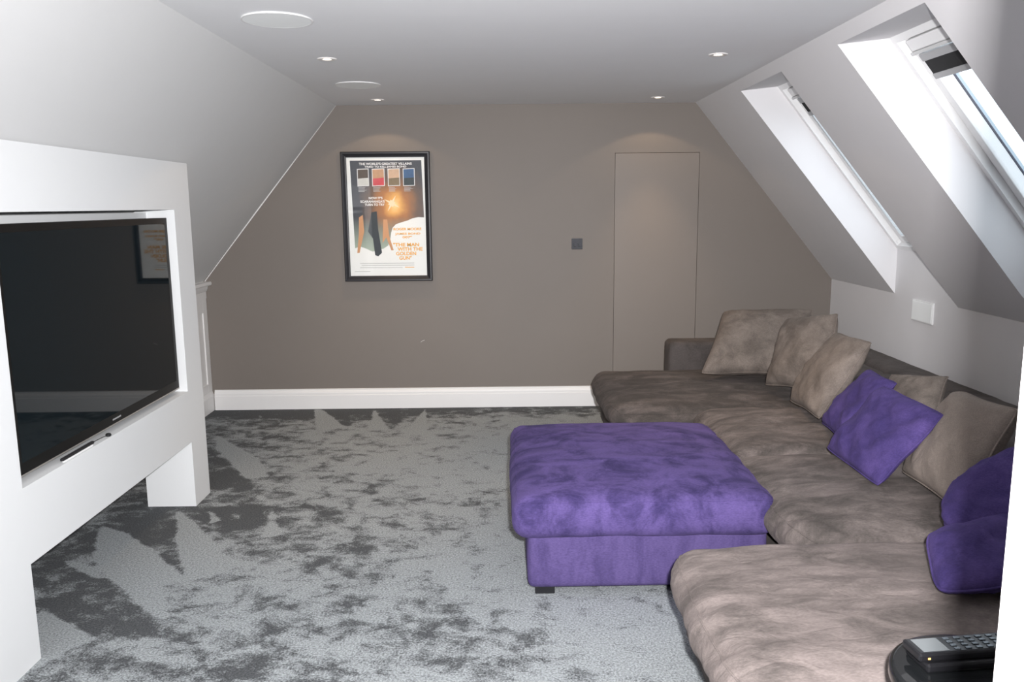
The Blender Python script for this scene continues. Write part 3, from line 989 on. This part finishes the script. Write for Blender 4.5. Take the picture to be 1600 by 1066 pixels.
# ---- ottoman
OT = root('ottoman', (0.60, 3.90, 0.0), 'large square purple chenille ottoman on the grey carpet', 'ottoman')
soft_box('base', 0.085, 1.105, 3.318, 4.47, 0.032, 0.285, M['purple_side'], OT, r=0.025, crown=0.0, bulge=0.004, wr=0.002, n=(30, 30, 8), seed=1)
oc, osh = soft_box('cushion', 0.035, 1.125, 3.285, 4.50, 0.262, 0.445, M['purple'], OT, r=0.055, crown=0.045, bulge=0.022, wr=0.006, n=(50, 50, 14), seed=2)
tube('seam', seam_path(osh, 0.92), 0.0035, M['purple'], oc, closed=True, seg=6)
for x in (0.115, 0.99):
    for y in (3.335, 4.37):
        box('foot', x, x + 0.085, y, y + 0.085, 0.0, 0.036, M['black'], OT, 0.003)

# ---- big U-shaped sofa
SF = root('sectional_sofa', (1.6, 4.0, 0.0), 'long taupe brown chenille sectional sofa with a chaise at each end', 'sofa')
BX = 2.60
bz = 0.275
soft_box('base', 0.715, 2.58, 4.93, 6.12, 0.03, bz, M['sofa_plain'], SF, r=0.03, crown=0, bulge=0.003, wr=0.002, n=(30, 24, 6), seed=3)
soft_box('base', 1.17, 2.58, 2.90, 4.94, 0.03, bz, M['sofa_plain'], SF, r=0.03, crown=0, bulge=0.003, wr=0.002, n=(24, 30, 6), seed=4)
soft_box('base', 0.665, 2.58, 1.96, 2.90, 0.03, bz, M['sofa_plain'], SF, r=0.03, crown=0, bulge=0.003, wr=0.002, n=(30, 20, 6), seed=5)
cush = [(0.635, 2.15, 4.90, 6.11, 0.015, 6), (1.115, 2.15, 3.965, 4.890, 0.042, 7), (1.085, 2.15, 2.905, 3.940, 0.045, 8), (0.575, 2.15, 1.93, 2.875, 0.035, 9)]
for (x0, x1, y0, y1, cr, sd), nap_shade in zip(cush, (-0.18, -0.075, -0.065, 0.045)):  # shade put into each cushion's colour: far seats darker, near chaise lighter
    o, sh = soft_box('seat_cushion', x0, x1, y0, y1, bz - 0.012, 0.430, M['seat'], SF, r=0.083, crown=cr, bulge=0.018, wr=0.011, ws=(2.2, 8, 3), n=(84, 84, 14), seed=sd, bow=0.10 if x0 > 0.9 else 0.07)
    o['nap_shade'] = nap_shade
    sm_ = tube('seam', seam_path(sh, 0.90), 0.003, M['seat'], o, closed=True, seg=6)
    sm_['nap_shade'] = nap_shade
soft_box('back_frame', 2.36, BX, 1.96, 6.33, 0.03, 0.635, M['sofa_plain'], SF, r=0.045, crown=0.0, bulge=0.004, wr=0.003, n=(10, 60, 16), seed=10)
soft_box('arm', 1.235, 2.40, 6.125, 6.335, 0.03, 0.625, M['sofa_plain'], SF, r=0.035, crown=0.0, bulge=0.004, wr=0.002, n=(36, 12, 16), seed=11)
for y0, y1, sd in ((1.97, 2.93, 12), (2.94, 3.95, 13), (3.96, 4.98, 14), (4.99, 6.10, 15)):
    soft_box('back_cushion', 2.10, 2.385, y0, y1, 0.42, 0.610, M['sofa_plain'], SF, r=0.07, crown=0.015, bulge=0.02, wr=0.008, ws=(5, 3, 5), n=(14, 36, 12), seed=sd)
for x, y in ((0.74, 4.96), (0.74, 6.02), (0.70, 2.0), (0.70, 2.80), (2.45, 2.0), (2.45, 6.2)):
    box('foot', x, x + 0.08, y, y + 0.08, 0.0, 0.035, M['black'], SF, 0.003)


# ---- loose cushions
def pillow(name, C, T, mat, label, seed, pull=0.07, wr=0.010, group='loose sofa cushions', slump=0.0, nap_shade=0.0, rnd=0.045):
    """C = four corners (top left, top right, bottom right, bottom left)"""
    C = [Vector(c) for c in C]
    nrm = ((C[1] - C[0]).cross(C[3] - C[0])).normalized()
    cen = sum(C, Vector()) / 4
    r = root(name, (cen.x, cen.y, min(c.z for c in C)), label, 'cushion', group)
    n = 30
    S = spaced(n)

    def pos(u, v, side):
        uu = u * (1 - pull * (1 - v * v) * abs(u) ** 2)
        vv = v * (1 - pull * (1 - u * u) * abs(v) ** 2)
        a, b = (uu + 1) / 2, (vv + 1) / 2
        p = (C[3] * (1 - a) + C[2] * a) * (1 - b) + (C[0] * (1 - a) + C[1] * a) * b
        e = (max(0.0, 1 - abs(u) ** 2.5) * max(0.0, 1 - abs(v) ** 2.5)) ** 0.5
        rc = rnd * (abs(u) * abs(v)) ** 4
        p = p + (cen - p) * rc
        dg = math.exp(-((abs(u) - abs(v)) ** 2) / 0.012) * min(1, (abs(u) * abs(v)) * 2.2) * 0.10
        prof = e ** 0.85 * (1 - slump * v) * (1 - dg)
        w = Vector((u * 1.6 + seed * 3.7, v * 1.6 - seed * 2.1, side * 0.7))
        k = noise.fractal(w, 0.9, 2.0, 4) + 0.9 * noise.noise(Vector(((u + v) * 3.1 + seed, (u - v) * 0.9, seed))) + 0.5 * noise.noise(Vector(((u - 0.6 * v) * 5.0 + seed, (v + u) * 1.3, 2.0 * seed)))
        return p + nrm * side * (T / 2 * prof + wr * k * min(1, e * 1.6)) + nrm * 0.02 * noise.noise(Vector((u * 1.3 + seed, v * 1.3, 5.0)))
    bm = bmesh.new()
    for side in (-1, 1):
        g = [[bm.verts.new(pos(u, v, side)) for v in S] for u in S]
        for i in range(n):
            for j in range(n):
                bm.faces.new((g[i][j], g[i + 1][j], g[i + 1][j + 1], g[i][j + 1]))
    bmesh.ops.remove_doubles(bm, verts=bm.verts, dist=2e-4)
    cv = bm_obj('cover', bm, mat, r, True)
    cv['nap_shade'] = nap_shade  # same shading in the cover's colour, higher is paler
    path = [pos(s, -1, 1) for s in S[:-1]] + [pos(1, s, 1) for s in S[:-1]] + [pos(s, 1, 1) for s in reversed(S[1:])] + [pos(-1, s, 1) for s in reversed(S[1:])]
    tube('seam', path, 0.0045, mat, r, closed=True, seg=6)['nap_shade'] = nap_shade
    return r


PB, PP = M['pillow_brown'], M['pillow_purple']
pillow('throw_cushion', [(1.590, 5.975, 0.883), (2.190, 5.790, 0.905), (1.960, 5.420, 0.510), (1.330, 5.560, 0.490)], 0.20, PB,
       'large taupe cushion leaning on the far sofa arm', 1)
pillow('throw_cushion', [(1.860, 5.390, 0.905), (2.040, 4.980, 0.985), (1.860, 4.760, 0.550), (1.660, 5.180, 0.490)], 0.19, PB,
       'upright taupe cushion second from the far sofa arm', 2)
pillow('throw_cushion', [(1.990, 4.870, 0.890), (1.955, 4.330, 0.920), (1.665, 4.270, 0.505), (1.690, 4.800, 0.480)], 0.17, PB,
       'pointed taupe cushion leaning in front of a purple one', 3, nap_shade=0.05)
pillow('throw_cushion', [(1.940, 4.300, 0.775), (1.880, 3.880, 0.800), (1.630, 3.900, 0.500), (1.690, 4.300, 0.480)], 0.12, PP,
       'purple cushion half hidden between taupe and purple cushions', 4)
pillow('throw_cushion', [(2.079, 4.350, 0.735), (2.173, 3.950, 0.812), (1.930, 3.680, 0.500), (1.860, 4.050, 0.490)], 0.14, PB,
       'taupe cushion mostly hidden behind the tilted purple cushion', 5)
pillow('throw_cushion', [(1.780, 3.800, 0.805), (1.810, 3.292, 0.786), (1.545, 3.291, 0.480), (1.518, 3.800, 0.497)], 0.11, PP,
       'square purple cushion tilted on one corner against taupe cushions', 6, pull=0.03)
pillow('throw_cushion', [(1.985, 3.520, 0.845), (1.885, 2.925, 0.900), (1.680, 2.910, 0.505), (1.720, 3.460, 0.485)], 0.16, PB,
       'big pale taupe cushion right of the tilted purple cushion', 7, nap_shade=0.22)
pillow('throw_cushion', [(1.579, 2.860, 0.574), (1.866, 2.820, 0.825), (1.760, 2.520, 0.600), (1.495, 2.640, 0.530)], 0.16, PP,
       'upper purple cushion by the white door jamb', 8, pull=0.0, rnd=0.20)
pillow('throw_cushion', [(1.374, 2.570, 0.575), (1.714, 2.610, 0.620), (1.560, 2.285, 0.530), (1.268, 2.280, 0.510)], 0.11, PP,
       'lower purple cushion lying on the near chaise', 9, pull=0.0, rnd=0.09)
pillow('throw_cushion', [(1.42, 2.235, 0.525), (1.85, 2.25, 0.56), (1.83, 1.98, 0.54), (1.42, 1.97, 0.525)], 0.09, PB,
       'taupe cushion peeping out beside the white door jamb', 10, pull=0.03)

# ================================================================== side table with remote control
TCX, TCY, TZ, TR = 1.065, 1.70, 0.60, 0.193
r = root('side_table', (TCX, TCY, 0), 'round glossy black side table at the lower right', 'table')
lathe('top', [(0, 0.0), (TR - 0.012, 0.0), (TR - 0.004, -0.002), (TR, -0.007), (TR, -0.030), (TR - 0.004, -0.036), (TR - 0.02, -0.038), (0, -0.038)], (TCX, TCY, TZ), M['black_gloss'], r, 72)
lathe('column', [(0.03, -0.036), (0.03, -0.56), (0.045, -0.582)], (TCX, TCY, TZ), M['black_gloss'], r, 32)
lathe('foot', [(0, -0.575), (0.05, -0.575), (0.13, -0.588), (0.14, -0.594), (0.14, -0.60), (0, -0.60)], (TCX, TCY, TZ), M['black_gloss'], r, 48)


def oriented(name, boxdef, o, ang, mat, parent, bev=0.003, tilt=0.0):
    bm = bmesh.new()
    add_box(bm, *boxdef, bev)
    R = Matrix.Translation(o) @ Matrix.Rotation(ang, 4, 'Z') @ Matrix.Rotation(tilt, 4, 'Y')
    bmesh.ops.transform(bm, matrix=R, verts=bm.verts)
    return bm_obj(name, bm, mat, parent)


ro = Vector((1.065, 1.77, TZ))
ra = math.radians(6)
r = root('charging_cradle', tuple(ro), 'low black charging cradle under the remote control', 'cradle')
oriented('body', (-0.125, 0.125, -0.045, 0.045, 0.0, 0.022), ro, ra, M['black'], r, 0.006)
r = root('remote_control', (ro.x, ro.y, ro.z + 0.022), 'black remote control with a grey screen on the side table', 'remote control')
o2 = ro + Vector((0, 0, 0.0222))
oriented('body', (-0.140, 0.135, -0.036, 0.036, 0.0, 0.022), o2, ra, M['black'], r, 0.006)
oriented('screen', (-0.125, -0.062, -0.027, 0.027, 0.0215, 0.0228), o2, ra, plain('remote_screen', (0.17, 0.185, 0.19, 1), 0.15), r, 0.0004)
btn = plain('remote_button', (0.12, 0.14, 0.16, 1), 0.2, metal=0.3)
for i in range(6):
    for j in range(4):
        oriented('button', (-0.048 + i * 0.027, -0.048 + i * 0.027 + 0.014, -0.027 + j * 0.0145, -0.027 + j * 0.0145 + 0.009, 0.0215, 0.0242), o2, ra, btn, r, 0.001)
oriented('status_light', (-0.120, -0.114, -0.0375, -0.035, 0.008, 0.012), o2, ra, plain('orange_status_light', (1, 0.45, 0.1, 1), 0.4, emit=(1, 0.5, 0.15, 1), estr=2.0), r, 0.0005)
